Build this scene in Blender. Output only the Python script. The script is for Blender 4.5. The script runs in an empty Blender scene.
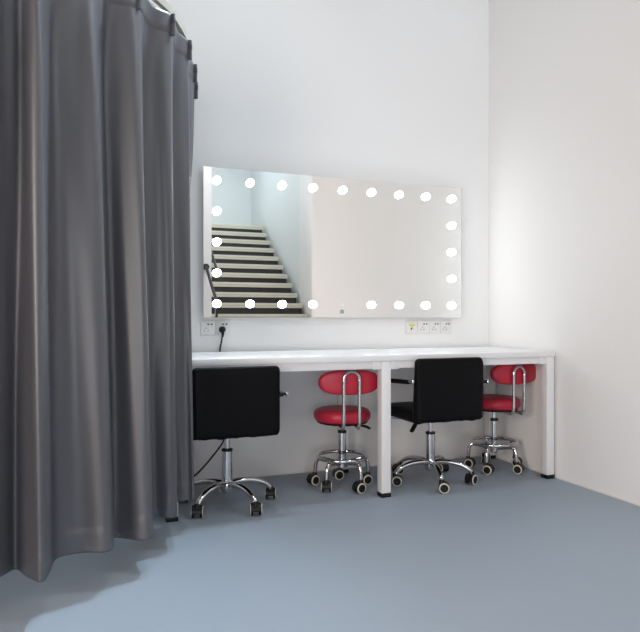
import bpy, bmesh, math
from mathutils import Vector, Matrix
PI = math.pi
C = bpy.context.scene.collection
sc = bpy.context.scene

# ------------------------------------------------------------------ materials
def mat(name, col, rough=0.5, metal=0.0, emit=None, estr=0.0, coat=0.0, bump=None, spec=0.5, vary=None, sheen=0.0):
    m = bpy.data.materials.new(name); m.use_nodes = True
    nt = m.node_tree; b = nt.nodes['Principled BSDF']
    b.inputs['Base Color'].default_value = (*col, 1)
    b.inputs['Roughness'].default_value = rough
    b.inputs['Metallic'].default_value = metal
    b.inputs['Coat Weight'].default_value = coat
    b.inputs['Specular IOR Level'].default_value = spec
    b.inputs['Sheen Weight'].default_value = sheen
    if emit:
        b.inputs['Emission Color'].default_value = (*emit, 1)
        b.inputs['Emission Strength'].default_value = estr
    if bump or vary:
        tc = nt.nodes.new('ShaderNodeTexCoord')
    if bump:
        sc_, st, di = bump
        n = nt.nodes.new('ShaderNodeTexNoise'); n.inputs['Scale'].default_value = sc_; n.inputs['Detail'].default_value = 4
        nt.links.new(tc.outputs['Object'], n.inputs['Vector'])
        bp = nt.nodes.new('ShaderNodeBump'); bp.inputs['Strength'].default_value = st; bp.inputs['Distance'].default_value = di
        nt.links.new(n.outputs['Fac'], bp.inputs['Height']); nt.links.new(bp.outputs['Normal'], b.inputs['Normal'])
    if vary:
        sc_, amt = vary
        n = nt.nodes.new('ShaderNodeTexNoise'); n.inputs['Scale'].default_value = sc_; n.inputs['Detail'].default_value = 5
        nt.links.new(tc.outputs['Object'], n.inputs['Vector'])
        mx = nt.nodes.new('ShaderNodeMix'); mx.data_type = 'RGBA'
        mx.inputs[6].default_value = (*[c * (1 - amt) for c in col], 1)
        mx.inputs[7].default_value = (*[min(1, c * (1 + amt)) for c in col], 1)
        nt.links.new(n.outputs['Fac'], mx.inputs[0]); nt.links.new(mx.outputs[2], b.inputs['Base Color'])
    return m

M = dict(
    wall=mat('wall_paint', (.84, .84, .84), .75, bump=(60, .05, .002)),
    ceiling=mat('ceiling_paint', (.70, .70, .70), .8),
    floor=mat('floor_resin', (.275, .318, .37), .5, bump=(220, .06, .001), vary=(1.6, .035)),
    leftwall=mat('warm_bounce_paint', (.42, .32, .26), .8),  # unseen walls, colour chosen to give a warm, dim bounce
    stairwall=mat('cool_daylight_tint', (.77, .81, .82), .75),  # cool daylight on the stair walls is tinted into this colour
    trim=mat('trim_bead', (.74, .72, .69), .5),
    desk=mat('white_laminate', (.80, .80, .81), .32, vary=(3, .01)),
    deskmetal=mat('white_powder_coat', (.76, .76, .77), .4),
    blackplastic=mat('black_plastic', (.007, .007, .008), .4, spec=.3),
    leather=mat('black_leatherette', (.004, .004, .005), .5, bump=(160, .12, .002), spec=.10),
    red=mat('red_vinyl', (.50, .022, .050), .38, bump=(140, .08, .002), spec=.4),
    chrome=mat('chrome', (.66, .66, .67), .08, 1.0),
    tube=mat('zinc_tube', (.62, .64, .66), .16, 1.0),
    cream=mat('cream_tyre', (.60, .55, .44), .5),
    curtain=mat('curtain_fabric', (.074, .074, .084), .40, bump=(300, .06, .001), spec=.8),
    band=mat('curtain_band', (.06, .065, .085), .7),
    rail=mat('rail_enamel', (.40, .375, .32), .4),
    mirror=mat('mirror_silver', (.965, .975, .965), .0, 1.0),
    mirroredge=mat('mirror_edge', (.62, .66, .66), .3),
    mirrorback=mat('mirror_box', (.36, .37, .40), .5),
    bulb=mat('bulb_glow', (1, 1, 1), .4, emit=(.95, 1.0, 1.0), estr=20),
    bulbbase=mat('bulb_ring', (.85, .85, .84), .3),
    plate=mat('socket_plastic', (.78, .78, .77), .35),
    slot=mat('socket_slot', (.03, .03, .03), .6),
    slotgrey=mat('socket_slot_grey', (.35, .34, .33), .6),
    yellow=mat('yellow_label', (.74, .68, .03), .5),
    sticker=mat('grey_sticker', (.33, .37, .46), .5),
    tread=mat('cream_tread', (.68, .65, .56), .5),
    treadline=mat('tread_edge', (.44, .42, .35), .5),
    riser=mat('black_riser', (.018, .018, .02), .5),
    railblack=mat('black_handrail', (.02, .022, .026), .35),
)

# ------------------------------------------------------------------ mesh helpers
def box(bm, lo, hi, bevel=0.0, seg=3, mi=0):
    b2 = bmesh.new()
    bmesh.ops.create_cube(b2, size=1)
    lo = Vector(lo); hi = Vector(hi); s = hi - lo; c = (lo + hi) / 2
    for v in b2.verts: v.co = Vector((v.co.x * s.x, v.co.y * s.y, v.co.z * s.z)) + c
    if bevel > 0:
        bmesh.ops.bevel(b2, geom=list(b2.edges), offset=bevel, segments=seg, profile=.5, affect='EDGES')
    merge(bm, b2, mi=mi)

def merge(bm, b2, M4=None, mi=None):
    if M4 is not None: b2.transform(M4)
    vm = {v: bm.verts.new(v.co) for v in b2.verts}
    for f in b2.faces:
        try:
            nf = bm.faces.new([vm[v] for v in f.verts])
            nf.material_index = f.material_index if mi is None else mi
        except ValueError:
            pass
    b2.free()

def smooth_path(pts, n=6, closed=False):
    P = [Vector(p) for p in pts]; out = []; N = len(P)
    for i in range(N if closed else N - 1):
        if closed: a, b, c, d = P[i - 1], P[i], P[(i + 1) % N], P[(i + 2) % N]
        else: a, b, c, d = P[max(i - 1, 0)], P[i], P[i + 1], P[min(i + 2, N - 1)]
        for k in range(n):
            t = k / n
            out.append(.5 * ((2 * b) + (c - a) * t + (2 * a - 5 * b + 4 * c - d) * t * t + (3 * b - a - 3 * c + d) * t ** 3))
    if not closed: out.append(P[-1])
    return out

def tube(bm, pts, r, seg=12, closed=False, flat=1.0, mi=0):
    P = [Vector(p) for p in pts]; N = len(P)
    R = r if isinstance(r, (list, tuple)) else [r] * N
    if len(R) != N: R = [R[0] + (R[-1] - R[0]) * i / (N - 1) for i in range(N)]
    rings = []; prev = None
    for i in range(N):
        if closed: t = (P[(i + 1) % N] - P[i - 1]).normalized()
        else: t = (P[min(i + 1, N - 1)] - P[max(i - 1, 0)]).normalized()
        if prev is None:
            u = Vector((0, 0, 1)) if abs(t.z) < .9 else Vector((0, 1, 0))
            u = (u - t * u.dot(t)).normalized()
        else:
            u = (prev - t * prev.dot(t)).normalized()
        prev = u; w = t.cross(u)
        rings.append([bm.verts.new(P[i] + (u * math.cos(a) * flat + w * math.sin(a)) * R[i])
                      for a in [2 * PI * k / seg for k in range(seg)]])
    for i in range(N if closed else N - 1):
        a, b = rings[i], rings[(i + 1) % N]
        for k in range(seg):
            f = bm.faces.new((a[k], a[(k + 1) % seg], b[(k + 1) % seg], b[k])); f.material_index = mi
    if not closed:
        f = bm.faces.new(list(reversed(rings[0]))); f.material_index = mi
        f = bm.faces.new(rings[-1]); f.material_index = mi

def lathe(bm, prof, seg=32, M4=None, mi=0, mis=None):
    b2 = bmesh.new(); rings = []
    for r, z in prof:
        if r < 1e-6: rings.append([b2.verts.new((0, 0, z))])
        else: rings.append([b2.verts.new((r * math.cos(2 * PI * k / seg), r * math.sin(2 * PI * k / seg), z)) for k in range(seg)])
    for i in range(len(rings) - 1):
        a, b = rings[i], rings[i + 1]
        m_ = mis[i] if mis else mi
        for k in range(seg):
            k2 = (k + 1) % seg
            if len(a) == 1 and len(b) == 1: continue
            if len(a) == 1: f = b2.faces.new((a[0], b[k2], b[k]))
            elif len(b) == 1: f = b2.faces.new((a[k], a[k2], b[0]))
            else: f = b2.faces.new((a[k], a[k2], b[k2], b[k]))
            f.material_index = m_
    bmesh.ops.recalc_face_normals(b2, faces=list(b2.faces))
    merge(bm, b2, M4)

def obj(name, bm, mats, parent=None, loc=(0, 0, 0), rot=(0, 0, 0), angle=35, recalc=True):
    if recalc: bmesh.ops.recalc_face_normals(bm, faces=list(bm.faces))
    me = bpy.data.meshes.new(name); bm.to_mesh(me); bm.free()
    for m in (mats if isinstance(mats, (list, tuple)) else [mats]): me.materials.append(M[m])
    me.shade_smooth()
    me.set_sharp_from_angle(angle=math.radians(angle))
    o = bpy.data.objects.new(name, me); C.objects.link(o)
    o.location = loc; o.rotation_euler = rot
    if parent: o.parent = parent
    return o

def tag(o, label, cat, group=None):
    o['label'] = label; o['category'] = cat
    if group: o['group'] = group
    return o

def thing(name, label, cat, loc=(0, 0, 0), rz=0.0, group=None):
    o = bpy.data.objects.new(name, None); C.objects.link(o)
    o.location = loc; o.rotation_euler = (0, 0, rz); o.empty_display_size = .1
    return tag(o, label, cat, group)

def struct(name, lo, hi, m, bevel=0):
    bm = bmesh.new(); box(bm, lo, hi, bevel)
    o = obj(name, bm, m); o['kind'] = 'structure'
    return o

def dup(root, label, loc, rz=0.0):
    r = root.copy(); C.objects.link(r); r.location = loc; r.rotation_euler = (0, 0, rz); r['label'] = label
    for ch in list(root.children):
        c = ch.copy(); C.objects.link(c); c.parent = r
        for g in list(ch.children):
            d = g.copy(); C.objects.link(d); d.parent = c
    return r

BW = 3.63      # back wall plane
RW = 2.637     # right wall plane
H = 4.6        # ceiling height
MF = 3.59      # mirror face plane

# ------------------------------------------------------------------ room
struct('floor', (-3.2, -6.5, -.12), (3.7, BW + .2, 0), 'floor')
struct('ceiling', (-3.2, -6.5, H), (3.7, BW + .2, H + .12), 'ceiling')
struct('wall_back', (-3.2, BW, 0), (3.7, BW + .2, H), 'wall')
struct('wall_right', (RW, 0.0, 0), (3.7, BW, H), 'wall')
struct('wall_stair_near', (3.48, -2.92, 0), (3.7, 0.0, H), 'wall')
struct('wall_stair_right', (3.52, -6.3, 0), (3.7, -2.92, H), 'stairwall')
struct('wall_rear', (-3.2, -6.5, 0), (1.58, -6.3, H), 'leftwall')
struct('wall_stair_end', (1.58, -6.5, 0), (3.7, -6.3, H), 'stairwall')
struct('wall_left', (-3.2, -6.3, 0), (-3.0, BW, H), 'leftwall')
struct('wall_stair_left', (1.58, -6.3, 0), (1.80, 7.18 - 9.2, H), 'wall')
struct('trim_right', (RW - .004, 0, 0), (RW, BW, .008), 'trim')
struct('trim_back', (-3.0, BW - .004, 0), (RW - .004, BW, .008), 'trim')

# ------------------------------------------------------------------ staircase seen in the mirror
st = thing('staircase', 'staircase of cream treads and black risers, reflected in the mirror', 'stairs', (1.80, -.85, 0))
for k in range(1, 17):
    yv = 9.82 + .27 * (k - 7)          # distance in the mirrored room
    yf = 7.18 - yv + .85               # local y of the nosing front
    z = 1.193 + .18 * (k - 7)
    back = yf - .30 if k < 16 else -6.3 + .85 + .005
    bm = bmesh.new()
    box(bm, (.005, back, z - .080), (1.642, yf, z), .004, 2)
    box(bm, (.005, yf, z - .044), (1.642, yf + .0025, z - .039), mi=1)
    tr = obj('step', bm, ['tread', 'treadline'], st)
    bm = bmesh.new()
    box(bm, (.005, yf - .10, max(z - .28, .0)), (1.630, yf - .02, z - .080))
    obj('riser', bm, 'riser', tr)

hr = thing('handrail', 'black tubular handrail ending against the white wall end, seen in the mirror', 'handrail', (1.715, -1.25, 0))
bm = bmesh.new()
P = [(0, -.76, 1.705), (0, -.70, 1.675), (0, -.35, 1.42), (0, -.0, 1.19), (0, .1, 1.12)]
tube(bm, smooth_path(P, 5), .022, 12)
obj('rail', bm, 'railblack', hr)
bm = bmesh.new(); tube(bm, [(0, 0, 0), (0, 0, 1.19)], .02, 12); obj('post', bm, 'railblack', hr)
bm = bmesh.new(); lathe(bm, [(0, 0), (.042, 0), (.048, .012), (.048, .03), (.03, .045), (0, .047)], 20, Matrix.Translation((0, -.767, 1.70)) @ Matrix.Rotation(-PI / 2, 4, 'X'))
obj('rail_end', bm, 'railblack', hr)
hr2 = thing('handrail', 'second black handrail climbing beside the stair wall, seen in the mirror', 'handrail', (1.88, -2.1, 0))
bm = bmesh.new()
tube(bm, [(0, .08, 1.66), (0, -.02, 1.73), (0, -.45, 2.05), (0, -1.2, 2.55), (0, -2.4, 3.35)], .02, 12)
obj('rail', bm, 'railblack', hr2)
for yy, zz in ((-.25, 1.9), (-1.6, 2.817)):
    bm = bmesh.new(); tube(bm, [(0, yy, zz), (-.04, yy, zz - .04), (-.079, yy, zz - .04)], .008, 8); obj('bracket', bm, 'railblack', hr2)

# ------------------------------------------------------------------ desk
desk = thing('vanity_desk', 'long white dressing table fixed below the lit mirror', 'desk', (1.50, 2.965, 0))
X0, X1, DF, DB = .365 - 1.5, 2.624 - 1.5, 0.0, 3.598 - 2.965
bm = bmesh.new(); box(bm, (X0, DF, .722), (X1, DB, .754), .003, 2); obj('desk_top', bm, 'desk', desk)
legx = [.3975 - 1.5, .010, 2.5935 - 1.5]
for lx in legx:
    for ly in (DF + .0315, DB - .04):
        bm = bmesh.new(); box(bm, (lx - .0275, ly - .0275, .022), (lx + .0275, ly + .0275, .722), .004, 2)
        lg = obj('leg', bm, 'deskmetal', desk)
        bm = bmesh.new(); box(bm, (lx - .0285, ly - .0285, 0), (lx + .0285, ly + .0285, .022), .003, 2)
        f = obj('foot', bm, 'blackplastic', lg); f['label'] = 'black plastic foot'
for a, b in ((0, 1), (1, 2)):
    for ly in (DF + .026, DB - .04):
        bm = bmesh.new(); box(bm, (legx[a] + .0275, ly - .014, .682), (legx[b] - .0275, ly + .014, .722), .002, 2)
        # joining brackets where the apron meets the legs
        for xx, s in ((legx[a] + .0275, 1), (legx[b] - .0275, -1)):
            box(bm, (min(xx, xx + s * .05), ly - .017, .678), (max(xx, xx + s * .05), ly + .017, .7215), .002, 2)
        obj('apron', bm, 'deskmetal', desk)
for lx in legx:
    bm = bmesh.new(); box(bm, (lx - .018, DF + .055, .694), (lx + .018, DB - .065, .722), .002, 2)
    obj('side_rail', bm, 'deskmetal', desk)

# ------------------------------------------------------------------ casters
def caster_meshes():
    hood = bmesh.new()
    # hood: a thick sector between the wheels, with a stem socket
    b2 = bmesh.new(); seg = 18; ring = []
    for s in (-.020, .020):
        pts = []
        for k in range(seg + 1):
            a = math.radians(-15 + 200 * k / seg)
            pts.append((.0275 * math.cos(a), .0275 * math.sin(a)))
        pts.append((-.006, -.012))
        ring.append([b2.verts.new((x + .012, s, z + .027)) for x, z in pts])
    n = len(ring[0])
    b2.faces.new(ring[0]); b2.faces.new(list(reversed(ring[1])))
    for k in range(n): b2.faces.new((ring[0][k], ring[0][(k + 1) % n], ring[1][(k + 1) % n], ring[1][k]))
    bmesh.ops.recalc_face_normals(b2, faces=list(b2.faces)); merge(hood, b2)
    lathe(hood, [(0, .040), (.012, .040), (.0125, .060), (.010, .066), (0, .066)], 16)
    h = obj('caster', hood, 'blackplastic')
    wm = bmesh.new()
    prof = [(0, .000), (.0245, .000), (.0262, .003), (.0262, .0105), (.0245, .013), (.0198, .0137), (.0188, .0118), (.006, .0115), (.005, .014), (0, .014)]
    lathe(wm, prof, 28, Matrix.Rotation(-PI / 2, 4, 'X'), mis=[0, 0, 0, 1, 1, 0, 0, 0, 0])
    w = obj('wheel', wm, ['blackplastic', 'cream'])
    return h.data, w.data, h, w
CM, WM, _h, _w = caster_meshes()
for o in (_h, _w): bpy.data.objects.remove(o)
def caster(parent, x, y, swivel):
    c = bpy.data.objects.new('caster', CM); C.objects.link(c); c.parent = parent
    c.location = (x, y, 0); c.rotation_euler = (0, 0, swivel); c.scale = (1.1, 1.1, 1.1)
    for s in (0, 1):
        w = bpy.data.objects.new('wheel', WM); C.objects.link(w); w.parent = c
        w.location = (.012, .0125 if s == 0 else -.0125, .0265); w.rotation_euler = (0, 0, 0 if s == 0 else PI)

# ------------------------------------------------------------------ black office chairs
def pillow(bm, w, d, h, bevel, cx=0, cy=0, cz=0, bulge=.0):
    b2 = bmesh.new(); bmesh.ops.create_cube(b2, size=1)
    for v in b2.verts: v.co = Vector((v.co.x * w, v.co.y * d, v.co.z * h))
    bmesh.ops.bevel(b2, geom=list(b2.edges), offset=bevel, segments=5, profile=.5, affect='EDGES')
    bmesh.ops.subdivide_edges(b2, edges=[e for e in b2.edges if e.calc_length() > .08], cuts=9, use_grid_fill=True)
    for v in b2.verts:
        kx = max(0, 1 - (2 * v.co.x / w) ** 2); ky = max(0, 1 - (2 * v.co.y / d) ** 2); kz = max(0, 1 - (2 * v.co.z / h) ** 2)
        if d < h: v.co.y += math.copysign(bulge * kx * kz, v.co.y)
        else: v.co.z += math.copysign(bulge * kx * ky, v.co.z)
        v.co += Vector((cx, cy, cz))
    merge(bm, b2)

def office_chair(label, loc, base_deg, swivels, back_dx, top, az0, lever_rot=0):
    t = thing('office_chair', label, 'chair', loc, 0, 'black office chairs at the desk')
    # local +y faces the desk
    bx = back_dx; by = -.245
    bm = bmesh.new(); pillow(bm, .42, .058, top - .386, .024, bx, by, (top + .386) / 2, .004)
    for v in bm.verts:                                   # wedge: thicker towards the seat
        f = max(0, min(1, (top - v.co.z) / (top - .386)))
        k = (v.co.y - (by - .029)) / .058
        if k > 0: v.co.y = by - .029 + k * (.040 + .036 * f)
    # puckered lower seam of the cover
    for v in bm.verts:
        if v.co.z < .41: v.co.z += .0035 * math.sin(v.co.x * 90) + .002 * math.sin(v.co.x * 37 + 1)
    bk = obj('backrest', bm, 'leather', t, angle=60)
    bm = bmesh.new()
    zc = (top + .386) / 2; hw, hh, rr = .203, (top - .386) / 2 - .008, .026
    loop = []
    for sx, sz, a0 in ((1, 1, 0), (-1, 1, 90), (-1, -1, 180), (1, -1, 270)):
        for k in range(6):
            a = math.radians(a0 + 18 * k)
            loop.append((bx + sx * (hw - rr) + rr * math.cos(a), by - .0265, zc + sz * (hh - rr) + rr * math.sin(a)))
    tube(bm, loop, .0022, 6, closed=True)
    obj('piping', bm, 'leather', bk)
    bm = bmesh.new(); pillow(bm, .41, .42, .062, .026, bx, by + .235, .412, .005); obj('seat', bm, 'leather', t, angle=60)
    bm = bmesh.new(); box(bm, (-.06, -.10, .356), (.06, .11, .386), .008); obj('seat_mechanism', bm, 'blackplastic', t)
    for s in (-1, 1):
        ax = bx + s * .220 + (.016 if s > 0 else 0); az = az0 - (.016 if s > 0 and lever_rot == 0 else 0)
        bm = bmesh.new()
        P = [(ax, by + .005, az), (ax, by + .06, az - .004), (ax, by + .22, az - .014), (ax, by + .31, az - .022), (ax, by + .345, az - .045), (ax - s * .004, by + .34, .47), (ax - s * .02, by + .325, .395), (ax - s * .06, by + .31, .372), (bx + s * .08, by + .30, .370)]
        tube(bm, smooth_path(P, 5), .0095, 12)
        ar = obj('armrest', bm, 'chrome', t)
        bm = bmesh.new()
        pillow(bm, .036, .27, .024, .010, ax, by + .175, 0)
        for v in bm.verts: v.co.z += az - .004 - (v.co.y - by) * .055
        obj('arm_pad', bm, 'leather', ar, angle=60)
        bm = bmesh.new()
        lathe(bm, [(0, 0), (.011, 0), (.0135, .003), (.0135, .008), (.010, .013), (0, .0145)], 16,
              Matrix.Translation((ax + s * .002, by - .008, az)) @ Matrix.Rotation(s * PI / 2, 4, 'Y'))
        obj('bolt', bm, 'chrome', ar)
        bm = bmesh.new(); tube(bm, [(bx + s * .20, by, az), (ax + s * .003, by, az)], .008, 10); obj('bracket', bm, 'blackplastic', ar)
    bm = bmesh.new(); lathe(bm, [(0, .085), (.0255, .085), (.026, .09), (.026, .279), (0, .279)], 24); col = obj('gas_column', bm, 'chrome', t)
    bm = bmesh.new(); lathe(bm, [(.010, .277), (.028, .277), (.028, .288), (.015, .291), (.010, .291)], 24); obj('collar', bm, 'blackplastic', col)
    bm = bmesh.new(); lathe(bm, [(0, .27), (.0135, .27), (.0135, .347), (0, .347)], 20); obj('piston', bm, 'chrome', col)
    bm = bmesh.new(); lathe(bm, [(0, .066), (.026, .066), (.031, .074), (.034, .10), (.034, .118), (.027, .128), (0, .128)], 24); obj('hub', bm, 'chrome', t)
    LR = Matrix.Rotation(math.radians(lever_rot), 4, 'Z')
    bm = bmesh.new(); tube(bm, [LR @ q for q in smooth_path([(-.02, .02, .366), (-.09, -.02, .364), (-.13, -.055, .349)], 4)], .006, 10)
    lv = obj('lever', bm, 'blackplastic', t)
    bm = bmesh.new(); tube(bm, [LR @ q for q in smooth_path([(-.115, -.04, .354), (-.135, -.06, .345), (-.172, -.092, .322), (-.181, -.099, .316)], 4)], [.006, .010, .013, .013, .013, .013, .013, .013, .013, .012, .011, .01, .006], 10, flat=.6)
    obj('grip', bm, 'blackplastic', lv)
    for i in range(5):
        a = math.radians(base_deg + 72 * i); R = Matrix.Rotation(a, 4, 'Z')
        P = [R @ Vector(p) for p in ((.018, 0, .112), (.075, 0, .119), (.135, 0, .115), (.185, 0, .101), (.221, 0, .079), (.236, 0, .056))]
        q = smooth_path(P, 5)
        bm = bmesh.new(); tube(bm, q, [.0195 - .0065 * k / (len(q) - 1) for k in range(len(q))], 14, flat=.85); obj('leg', bm, 'chrome', t)
        caster(t, .236 * math.cos(a), .236 * math.sin(a), math.radians(swivels[i]))
    return t

# swivel = direction in which the wheel trails; its axle is perpendicular
office_chair('black leatherette swivel chair beside the grey curtain', (.692, 3.132, 0), 5, [70, 160, 95, 75, 80], -.010, .722, .583, -110)
office_chair('black leatherette swivel chair right of the middle desk leg', (1.90, 3.175, 0), 38, [100, 185, 330, 330, 205], -.033, .734, .612)

# ------------------------------------------------------------------ red stools
def red_stool(label, loc, base_deg, swivels, back_deg, pz=.604, hw=.170, lift=0.0, py=0.0):
    t = thing('stool', label, 'stool', loc, 0, 'red stools at the desk')
    bm = bmesh.new()
    prof = [(0, .371), (.135, .371), (.150, .376), (.159, .388), (.161, .405), (.158, .422), (.149, .434), (.135, .440), (.10, .443), (.05, .441), (0, .440)]
    lathe(bm, [(r, z + lift) for r, z in prof], 48); obj('seat', bm, 'red', t, angle=60)
    bm = bmesh.new(); lathe(bm, [(0, .355 + lift), (.12, .358 + lift), (.142, .364 + lift), (.146, .371 + lift), (0, .3715 + lift)], 40); obj('seat_pan', bm, 'blackplastic', t)
    R = Matrix.Rotation(math.radians(back_deg), 4, 'Z')      # local +x points away from the sitter
    bm = bmesh.new()
    # oval pad, gently curved round the sitter
    b2 = bmesh.new(); nu, nv = 56, 10; hh, th = .067, .018
    front = []
    def sup(a, p=3.2):
        c, s = math.cos(a), math.sin(a)
        return math.copysign(abs(c) ** (2 / p), c), math.copysign(abs(s) ** (2 / 2.3), s)
    rings = []
    for j, (sc_, x) in enumerate([(0, -th), (.45, -th), (.86, -th * .97), (.955, -th * .78), (.99, -th * .40), (1, 0), (.99, th * .40), (.955, th * .78), (.86, th * .97), (.45, th), (0, th)]):
        if sc_ == 0:
            rings.append([b2.verts.new((.178 + x, 0, pz))]); continue
        rg = []
        for k in range(nu):
            cu, su = sup(2 * PI * k / nu)
            y, z = hw * cu - (1 - sc_) * math.copysign(min(abs(hw * cu), hw), cu), hh * su * sc_
            y = hw * cu * (1 - (1 - sc_) * hh / hw) if sc_ > .9 else hw * cu * sc_
            rg.append(b2.verts.new((.178 + x - 0.8 * y * y, y, pz + z)))
        rings.append(rg)
    for a, b in zip(rings, rings[1:]):
        for k in range(nu):
            k2 = (k + 1) % nu
            if len(a) == 1: b2.faces.new((a[0], b[k], b[k2]))
            elif len(b) == 1: b2.faces.new((a[k], b[0], a[k2]))
            else: b2.faces.new((a[k], b[k], b[k2], a[k2]))
    bmesh.ops.recalc_face_normals(b2, faces=list(b2.faces))
    merge(bm, b2, R @ Matrix.Translation((0, py, 0))); obj('backrest', bm, 'red', t, angle=60)
    bm = bmesh.new()
    g = .043; xo = .2095
    P = [(.07, -g, .366 + lift), (.13, -g, .362 + lift), (.180, -g, .3585 + lift), (xo - .008, -g, .372 + lift), (xo, -g, .40 + lift), (xo, -g, .50), (xo, -g, .60)]
    up = [(xo, -g * math.cos(a), .621 - lift * .5 + g * math.sin(a)) for a in [PI * k / 8 for k in range(9)]]
    P2 = [(x, -y, z) for x, y, z in reversed(P)]
    tube(bm, [R @ v for v in smooth_path(P + up + P2, 3)], .0095, 12)
    bt = obj('back_tube', bm, 'tube', t)
    for yy in (-g, g):
        bm = bmesh.new()
        lathe(bm, [(0, 0), (.006, 0), (.006, .003), (.003, .005), (0, .005)], 12, R @ Matrix.Translation((xo + .0075, yy, .615)) @ Matrix.Rotation(PI / 2, 4, 'Y'))
        obj('screw', bm, 'chrome', bt)
    bm = bmesh.new(); lathe(bm, [(0, .135), (.0225, .135), (.0225, .305), (0, .305)], 24); col = obj('gas_column', bm, 'chrome', t)
    bm = bmesh.new(); lathe(bm, [(.010, .303), (.0245, .303), (.0245, .316), (.014, .319), (.010, .319)], 24); obj('collar', bm, 'blackplastic', col)
    bm = bmesh.new(); lathe(bm, [(0, .30), (.0125, .30), (.0125, .357 + lift), (0, .357 + lift)], 20); obj('piston', bm, 'chrome', col)
    bm = bmesh.new(); lathe(bm, [(0, .105), (.022, .105), (.029, .112), (.029, .150), (.024, .156), (0, .156)], 24); obj('hub', bm, 'chrome', t)
    bm = bmesh.new(); tube(bm, [(.139 * math.cos(2 * PI * k / 48), .139 * math.sin(2 * PI * k / 48), .170) for k in range(48)], .0105, 12, closed=True); obj('foot_ring', bm, 'chrome', t)
    for i in range(5):
        a = math.radians(base_deg + 72 * i); R2 = Matrix.Rotation(a, 4, 'Z')
        P = [R2 @ Vector(p) for p in ((.015, 0, .130), (.07, 0, .142), (.120, 0, .150), (.143, 0, .144), (.155, 0, .122), (.159, 0, .085), (.160, 0, .060))]
        bm = bmesh.new(); tube(bm, smooth_path(P, 5), .0118, 12); obj('leg', bm, 'chrome', t)
        caster(t, .160 * math.cos(a), .160 * math.sin(a), math.radians(swivels[i]))
    bm = bmesh.new(); tube(bm, smooth_path([(.02, -.01, .35), (.07, -.085, .352), (.10, -.12, .345)], 4), .005, 10)
    lv = obj('lever', bm, 'blackplastic', t); lv.location.z = lift
    bm = bmesh.new(); tube(bm, smooth_path([(.075, -.09, .354), (.095, -.115, .350), (.108, -.130, .342), (.112, -.134, .339)], 4), [.006, .008, .010, .011, .011, .011, .011, .011, .011, .01, .009, .008, .005], 10, flat=.6)
    obj('grip', bm, 'blackplastic', lv)
    return t
red_stool('red round stool with low back, left of the middle desk leg', (1.378, 3.258, 0), -1, [180, 175, 195, 67, 190], -99)
red_stool('red round stool with low back in the corner by the right wall', (2.437, 3.30, 0), 1, [310, 60, 305, 305, 305], -83, .6135, .185, .014, .018)

# ------------------------------------------------------------------ mirror
mz0, mz1, mx0, mx1 = .953, 1.820, .656, 2.386
mir = thing('vanity_mirror', 'wide frameless mirror edged with glowing round bulbs', 'mirror', (0, MF, 0))
bm = bmesh.new(); box(bm, (mx0, 0, mz0), (mx1, .006, mz1))
for f in bm.faces:
    if f.normal.y > -.9 and f.calc_center_median().y > .0005: f.material_index = 1
mg = obj('mirror_glass', bm, ['mirror', 'mirroredge'], mir)
bm = bmesh.new(); box(bm, (mx0 + .012, .006, mz0 + .012), (mx1 - .012, BW - MF, mz1 - .045), .002, 2); obj('backing_box', bm, 'mirrorback', mir)
bxs = [.733 + .1972 * i for i in range(9)]; bzs = [1.033 + .1780 * j for j in range(5)]
spots = [(x, bzs[4]) for x in bxs] + [(bxs[0], bzs[j]) for j in (3, 2, 1)] + [(bxs[8], bzs[j]) for j in (3, 2, 1)] + [(x, bzs[0]) for i, x in enumerate(bxs) if i != 4]
def bulb_meshes():
    bm = bmesh.new(); r, c = .0225, .0125; prof = []
    a0 = -math.asin(c / r) + .04
    for k in range(13):
        a = a0 + (PI / 2 - a0) * k / 12
        prof.append((max(r * math.cos(a), 0) if k < 12 else 0, c + r * math.sin(a)))
    prof = [(0, prof[0][1])] + prof
    lathe(bm, prof, 28, Matrix.Rotation(PI / 2, 4, 'X')); o1 = obj('bulb', bm, 'bulb', angle=60)
    bm = bmesh.new(); lathe(bm, [(.0, .0002), (.0215, .0002), (.0215, .003), (.0195, .004), (0, .004)], 28, Matrix.Rotation(PI / 2, 4, 'X')); o2 = obj('bulb_holder', bm, 'bulbbase')
    return o1, o2
b1, b2_ = bulb_meshes()
for i, (x, z) in enumerate(spots):
    o = b1 if i == 0 else b1.copy(); r = b2_ if i == 0 else b2_.copy()
    if i: C.objects.link(o); C.objects.link(r)
    o.parent = mir; o.location = (x, 0, z); r.parent = o; r.location = (0, 0, 0)
    o['label'] = 'glowing white round bulb'
bm = bmesh.new()
tube(bm, [(.0085 * math.cos(2 * PI * k / 24), 0, .0085 * math.sin(2 * PI * k / 24)) for k in range(24)], .0012, 6, closed=True)
obj('touch_switch', bm, 'bulbbase', mir, (1.517, -.0008, 1.033))
bm = bmesh.new(); box(bm, (-.017, -.0012, -.017), (.017, 0, .017)); s_ = obj('sticker', bm, 'plate', mir, (1.517, 0, .990))
bm = bmesh.new(); box(bm, (-.012, -.0020, -.012), (.012, -.0012, .012)); obj('sticker_square', bm, 'sticker', s_)
# tiny maker's mark in the lower right corner of the glass
bm = bmesh.new()
for k in range(5): box(bm, (2.33 + .007 * k, -.0006, .968), (2.335 + .007 * k, 0, .972 + .002 * (k % 2)))
obj('corner_mark', bm, 'mirroredge', mir)

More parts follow.
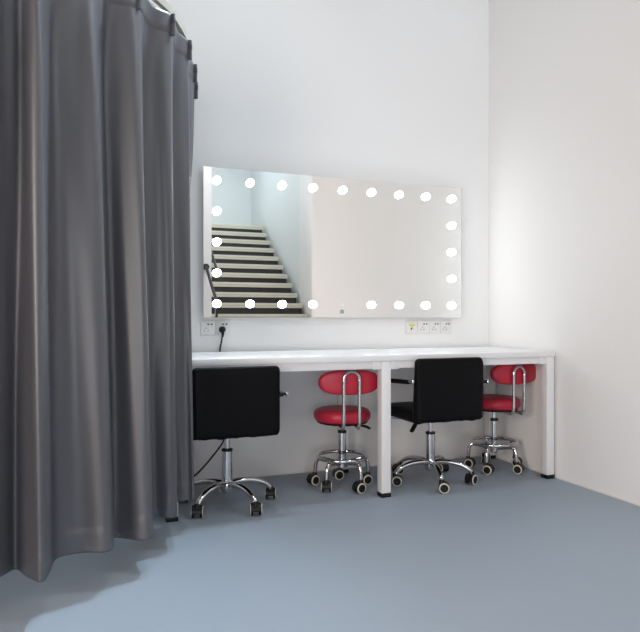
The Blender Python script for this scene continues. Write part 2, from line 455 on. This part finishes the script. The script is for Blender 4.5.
# ------------------------------------------------------------------ wall sockets
def socket(label, x, z, pins_up=True):
    t = thing('wall_socket', label, 'socket', (x, BW, z), 0, 'white wall sockets under the mirror')
    bm = bmesh.new(); box(bm, (-.0425, -.0065, -.0425), (.0425, 0, .0425), .0025, 3); obj('faceplate', bm, 'plate', t)
    bm = bmesh.new()
    for xx in (.001, .021): box(bm, (xx - .0055, -.0071, .0165), (xx + .0055, -.0063, .0245))
    obj('flat_slots', bm, 'slot', t)
    bm = bmesh.new()
    box(bm, (-.0105 - .003, -.0071, -.006), (-.0105 + .003, -.0063, .003))
    for s in (-1, 1):
        b2 = bmesh.new(); box(b2, (-.003, -.0071, -.005), (.003, -.0063, .005))
        merge(bm, b2, Matrix.Translation((-.0105 + s * .0105, 0, -.0165)) @ Matrix.Rotation(s * .5, 4, 'Y'))
    obj('earth_slots', bm, 'slotgrey', t)
    return t
zs = .893
socket('empty white socket, leftmost, next to the curtain edge', .689, zs)
socket('white socket with the black plug in it', .7755, zs)
t = thing('wall_plate', 'white wall plate with a yellow bar and a lightning sign', 'wall plate', (2.026, BW, .890))
bm = bmesh.new(); box(bm, (-.0425, -.0065, -.0425), (.0425, 0, .0425), .0025, 3); obj('faceplate', bm, 'plate', t)
bm = bmesh.new(); box(bm, (-.019, -.0073, .006), (.028, -.0063, .018)); obj('yellow_bar', bm, 'yellow', t)
bm = bmesh.new()
pts = [(.004, .002), (-.009, -.012), (-.001, -.012), (-.006, -.025), (.010, -.008), (.002, -.008), (.010, .002)]
va = [bm.verts.new((x, -.0072, z)) for x, z in pts]; vb = [bm.verts.new((x, -.0063, z)) for x, z in pts]
bm.faces.new(va); bm.faces.new(list(reversed(vb)))
for k in range(7): bm.faces.new((va[k], va[(k + 1) % 7], vb[(k + 1) % 7], vb[k]))
obj('lightning_sign', bm, 'slot', t)
for i, lb in enumerate(('white socket directly right of the yellow-marked plate', 'white socket in the middle of the right-hand three', 'white socket nearest the room corner')):
    socket(lb, 2.119 + .0862 * i, .890)

# ------------------------------------------------------------------ plug and cord
cord = thing('power_cord', 'black plug and cord running from the socket down behind the desk', 'cord', (.775, BW, zs))
px, pz = -.006, -.010
bm = bmesh.new()
lathe(bm, [(0, 0), (.017, 0), (.019, .005), (.019, .020), (.014, .030), (.008, .036), (0, .036)], 20, Matrix.Translation((px, -.0095, pz)) @ Matrix.Rotation(PI / 2, 4, 'X'))
tube(bm, smooth_path([(px, -.03, pz - .006), (px + .0, -.034, pz - .025), (px - .001, -.032, pz - .042)], 4), [.013, .011, .010, .009, .008, .0075, .007, .0065, .006], 12)
obj('plug', bm, 'blackplastic', cord)
bm = bmesh.new()
wx = lambda X, Y, Z: (X - .775, Y - BW, Z - zs)
P = [wx(.768, 3.598, .862), wx(.765, 3.607, .82), wx(.757, 3.613, .77), wx(.76, 3.616, .70), wx(.79, 3.612, .55), wx(.80, 3.57, .38), wx(.765, 3.55, .25),
     wx(.697, 3.55, .158), wx(.634, 3.55, .09), wx(.588, 3.55, .053), wx(.52, 3.53, .016), wx(.42, 3.505, .007), wx(.25, 3.50, .006), wx(.10, 3.50, .006)]
tube(bm, smooth_path(P, 8), .0048, 10)
obj('cable', bm, 'blackplastic', cord)

# ------------------------------------------------------------------ curtain
ZT, ZB = 2.18, .14
TOP = [(-1.15, 2.09), (-.98, 2.02), (-.86, 2.09), (-.70, 2.02), (-.56, 2.10), (-.43, 2.045), (-.33, 2.12), (-.255, 2.085), (-.185, 2.165),
       (-.125, 2.135), (-.088, 2.268), (.036, 2.309), (.078, 2.418), (.195, 2.42), (.218, 2.548), (.340, 2.590), (.340, 2.728),
       (.4415, 2.807), (.428, 2.945), (.509, 3.063), (.510, 3.18), (.552, 3.29)]
BOT = [(-1.15, 2.12), (-.98, 2.00), (-.86, 2.15), (-.70, 2.01), (-.57, 2.19), (-.44, 2.03), (-.345, 2.21), (-.275, 2.095), (-.20, 2.225),
       (-.113, 2.114), (-.066, 2.296), (.094, 2.282), (.116, 2.437), (.237, 2.377), (.262, 2.60), (.361, 2.590), (.385, 2.80),
       (.463, 2.789), (.42, 2.85), (.450, 2.84), (.432, 2.862), (.442, 2.872)]
RIDGE = [i for i in range(len(TOP)) if i % 2 == 1]
# sharpen: add shoulder points so folds have broad faces and narrow ridges
def plan(t, tf):
    out = []
    for i, (a, b) in enumerate(zip(TOP, BOT)):
        k = t if i < 18 else tf
        out.append(Vector((a[0] + (b[0] - a[0]) * k, a[1] + (b[1] - a[1]) * k, 0)))
    f = .85 * max(0, 1 - t / .17) ** 1.5                  # the heading tape keeps the cloth nearly flat between pleats
    for i in range(2, len(out) - 1, 2):
        out[i] = out[i].lerp((out[i - 1] + out[i + 1]) / 2, f)
    return out
SUB = 14
def section(z):
    t = (ZT - z) / (ZT - ZB); tf = min(1, t / .58); tf = tf * tf * (3 - 2 * tf)
    p = smooth_path(plan(t, tf), SUB)
    # soft secondary waves that wander down the cloth
    q = []
    for i, v in enumerate(p):
        a = p[max(i - 1, 0)]; b = p[min(i + 1, len(p) - 1)]
        d = (b - a).normalized(); n = Vector((d.y, -d.x, 0))
        s = i / SUB
        q.append(v + n * (.0045 * math.sin(s * 9.1 + 1.4 * z) * math.sin(z * 1.7 + s) * min(1, t * 5)))
    return q
zrow = [0, .012, .03, .055, .075, .078, .085, .11, .15, .2, .27, .35] + [.35 + (ZT - ZB - .35 - .095) * k / 34 for k in range(1, 35)]
zrow += [ZT - ZB - .085, ZT - ZB - .08, ZT - ZB - .05, ZT - ZB - .02, ZT - ZB - .006, ZT - ZB]
bm = bmesh.new(); rows = []
for j, dz in enumerate(zrow):
    z = ZT - dz; p = section(z); row = []
    for i, v in enumerate(p):
        s = i / SUB; ph = (s - 1) / 2                     # ridges sit at odd anchors
        sag = .010 * math.sin(PI * (ph % 1)) ** 2 * max(0, 1 - dz / .30)
        w = Vector((v.x, v.y, z - sag))
        a = p[max(i - 1, 0)]; b = p[min(i + 1, len(p) - 1)]
        d = (b - a).normalized(); n = Vector((d.y, -d.x, 0))
        if dz < .0765 or z < ZB + .0825: w += n * (.0022 if dz < .1 else .0009)   # doubled cloth at heading and hem
        if z < ZB + .2: w.z += .006 * math.sin(s * 1.9) * (1 - (z - ZB) / .2)
        row.append(bm.verts.new(w))
    rows.append(row)
for a, b in zip(rows, rows[1:]):
    for k in range(len(a) - 1): bm.faces.new((a[k], a[k + 1], b[k + 1], b[k]))
cur = thing('curtain', 'long grey pleated curtain hanging in front of the desk end', 'curtain', (.2, 2.5, 0))
off = Vector((.2, 2.5, 0))
for v in bm.verts: v.co -= off
cl = obj('curtain_panel', bm, 'curtain', cur, angle=180)
md = cl.modifiers.new('thickness', 'SOLIDIFY'); md.thickness = .0025; md.offset = 0
for i in RIDGE:
    v = Vector((*TOP[i], 0)); a = Vector((*TOP[i - 1], 0)); b = Vector((*TOP[min(i + 1, len(TOP) - 1)], 0))
    d = (b - a).normalized(); ang = math.atan2(d.y, d.x)
    L = Matrix.Translation(v - off + Vector((d.y, -d.x, 0)) * .008) @ Matrix.Rotation(ang, 4, 'Z')
    b2 = bmesh.new(); box(b2, (-.006, -.012, ZT - .085), (.006, .012, ZT + .004), .004, 3); bm = bmesh.new(); merge(bm, b2, L)
    pl = obj('pleat', bm, 'curtain', cur)
    b2 = bmesh.new(); box(b2, (-.007, -.0128, ZT - .040), (.007, .0128, ZT - .012), .003, 2); bm = bmesh.new(); merge(bm, b2, L)
    obj('pleat_band', bm, 'band', pl)
    bm = bmesh.new(); tube(bm, [v - off + Vector(q) for q in ((0, 0, ZT - .03), (-d.y * .012, d.x * .012, ZT + .004), (-d.y * .016, d.x * .016, ZT + .0125))], .0025, 8)
    obj('hook', bm, 'rail', pl)

# rail following the curtain line, fixed to the back and left walls
def rail_pts():
    p = [Vector((-2.99, 2.06, 0)), Vector((-2.2, 2.06, 0)), Vector((-1.4, 2.06, 0)), Vector((-.98, 2.035, 0))]
    p += [Vector((*TOP[i], 0)) for i in RIDGE if i >= 5 and i <= 19]
    out = []
    for i, v in enumerate(p):
        a = p[max(i - 1, 0)]; b = p[min(i + 1, len(p) - 1)]; d = (b - a).normalized()
        out.append(v + Vector((-d.y, d.x, 0)) * .016)
    out += [Vector((.535, 3.29, 0)), Vector((.545, 3.45, 0)), Vector((.545, BW - .004, 0))]
    return smooth_path(out, 8)
rp = rail_pts(); bm = bmesh.new()
rail = thing('curtain_rail', 'bent cream curtain rail carrying the grey curtain', 'curtain rail', (0, 0, ZT))
rings = []
for i, v in enumerate(rp):
    a = rp[max(i - 1, 0)]; b = rp[min(i + 1, len(rp) - 1)]; d = (b - a).normalized(); n = Vector((-d.y, d.x, 0))
    sec = [(-.010, .014), (.010, .014), (.010, .046), (-.010, .046)]
    rings.append([bm.verts.new(v + n * s + Vector((0, 0, h))) for s, h in sec])
for a, b in zip(rings, rings[1:]):
    for k in range(4): bm.faces.new((a[k], a[(k + 1) % 4], b[(k + 1) % 4], b[k]))
bm.faces.new(rings[0]); bm.faces.new(rings[-1])
obj('track', bm, 'rail', rail)
for (x, y, ry) in ((.545, BW - .003, 0), (-2.997, 2.06, 1)):
    bm = bmesh.new(); box(bm, (-.035, -.005, -.01), (.035, 0, .075), .003) if ry == 0 else box(bm, (0, -.035, -.01), (.005, .035, .075), .003)
    obj('wall_flange', bm, 'rail', rail, (x, y, 0))

# ------------------------------------------------------------------ lights
def area(name, loc, target, size, energy, col, size_y=None, spread=None):
    l = bpy.data.lights.new(name, 'AREA'); l.energy = energy; l.color = col; l.size = size
    if size_y: l.shape = 'RECTANGLE'; l.size_y = size_y
    if spread: l.spread = spread
    o = bpy.data.objects.new(name, l); C.objects.link(o); o.location = loc
    o.rotation_euler = (Vector(target) - Vector(loc)).to_track_quat('-Z', 'Y').to_euler()
    return o
for lx, le in ((.65, 6.0), (1.95, 1.2)):
    area('downlight_desk', (lx, 2.85, H - .03), (lx, 2.85, 0), .22, le, (.74, .90, 1.0), .22, math.radians(75))
area('floor_fill', (.8, 1.3, H - .03), (.8, 1.3, 0), .25, 6, (.95, .97, 1.0), .25, math.radians(62))  # unseen lamp added to brighten the floor near the camera
area('cool_fill_right', (2.6, .9, 3.9), (.1, 2.5, 1.2), .7, 32, (.72, .89, 1.0), .7)  # added cool fill for right-facing curtain folds and the left back wall
area('front_fill', (-1.5, -5.4, 1.2), (.2, 3, 1.2), 3.0, 108, (.92, .94, .98), 1.9)  # added fill from behind the camera, no window modelled there
area('side_fill', (-2.85, -.5, 1.35), (2.6, .9, .9), 2.6, 64, (1.0, .89, .84), 2.0)  # added warm fill from the left to lift the right wall
area('warm_fill_left', (-2.86, -.9, 1.35), (2.6, .9, .1), 2.0, 70, (1.0, .85, .73), 2.0, math.radians(120))  # second added side fill, warms the curtain faces; no window here
area('stair_fill', (2.45, -.9, H - .15), (2.65, -5.6, 2.0), 1.0, 64, (.95, .97, 1.0), 1.0)  # added fill to brighten the treads and the stair wall end
area('stair_daylight', (2.35, -4.5, H - .03), (2.35, -4.6, 0), 1.0, 22, (.84, .94, 1.0), 1.6)
area('curtain_fill', (1.75, 3.05, H - .1), (.05, 2.3, 1.5), .25, 11, (.68, .85, 1.0), .25, math.radians(42))  # added cool beam that picks out the right sides of the curtain folds
w = bpy.data.worlds.new('world'); sc.world = w; w.use_nodes = True
w.node_tree.nodes['Background'].inputs[0].default_value = (.02, .02, .02, 1)

# ------------------------------------------------------------------ camera
cam = bpy.data.cameras.new('camera'); cam.sensor_width = 36; cam.sensor_fit = 'HORIZONTAL'; cam.lens = 626 / 640 * 36
cam.shift_y = 2 / 640
co = bpy.data.objects.new('camera', cam); C.objects.link(co)
co.location = (0, 0, .95); co.rotation_euler = (PI / 2, 0, -math.radians(20.9)); sc.camera = co
sc.view_settings.view_transform = 'Standard'; sc.view_settings.look = 'None'
sc.view_settings.gamma = 1; sc.view_settings.use_curve_mapping = False
sc.view_settings.exposure = 0.0
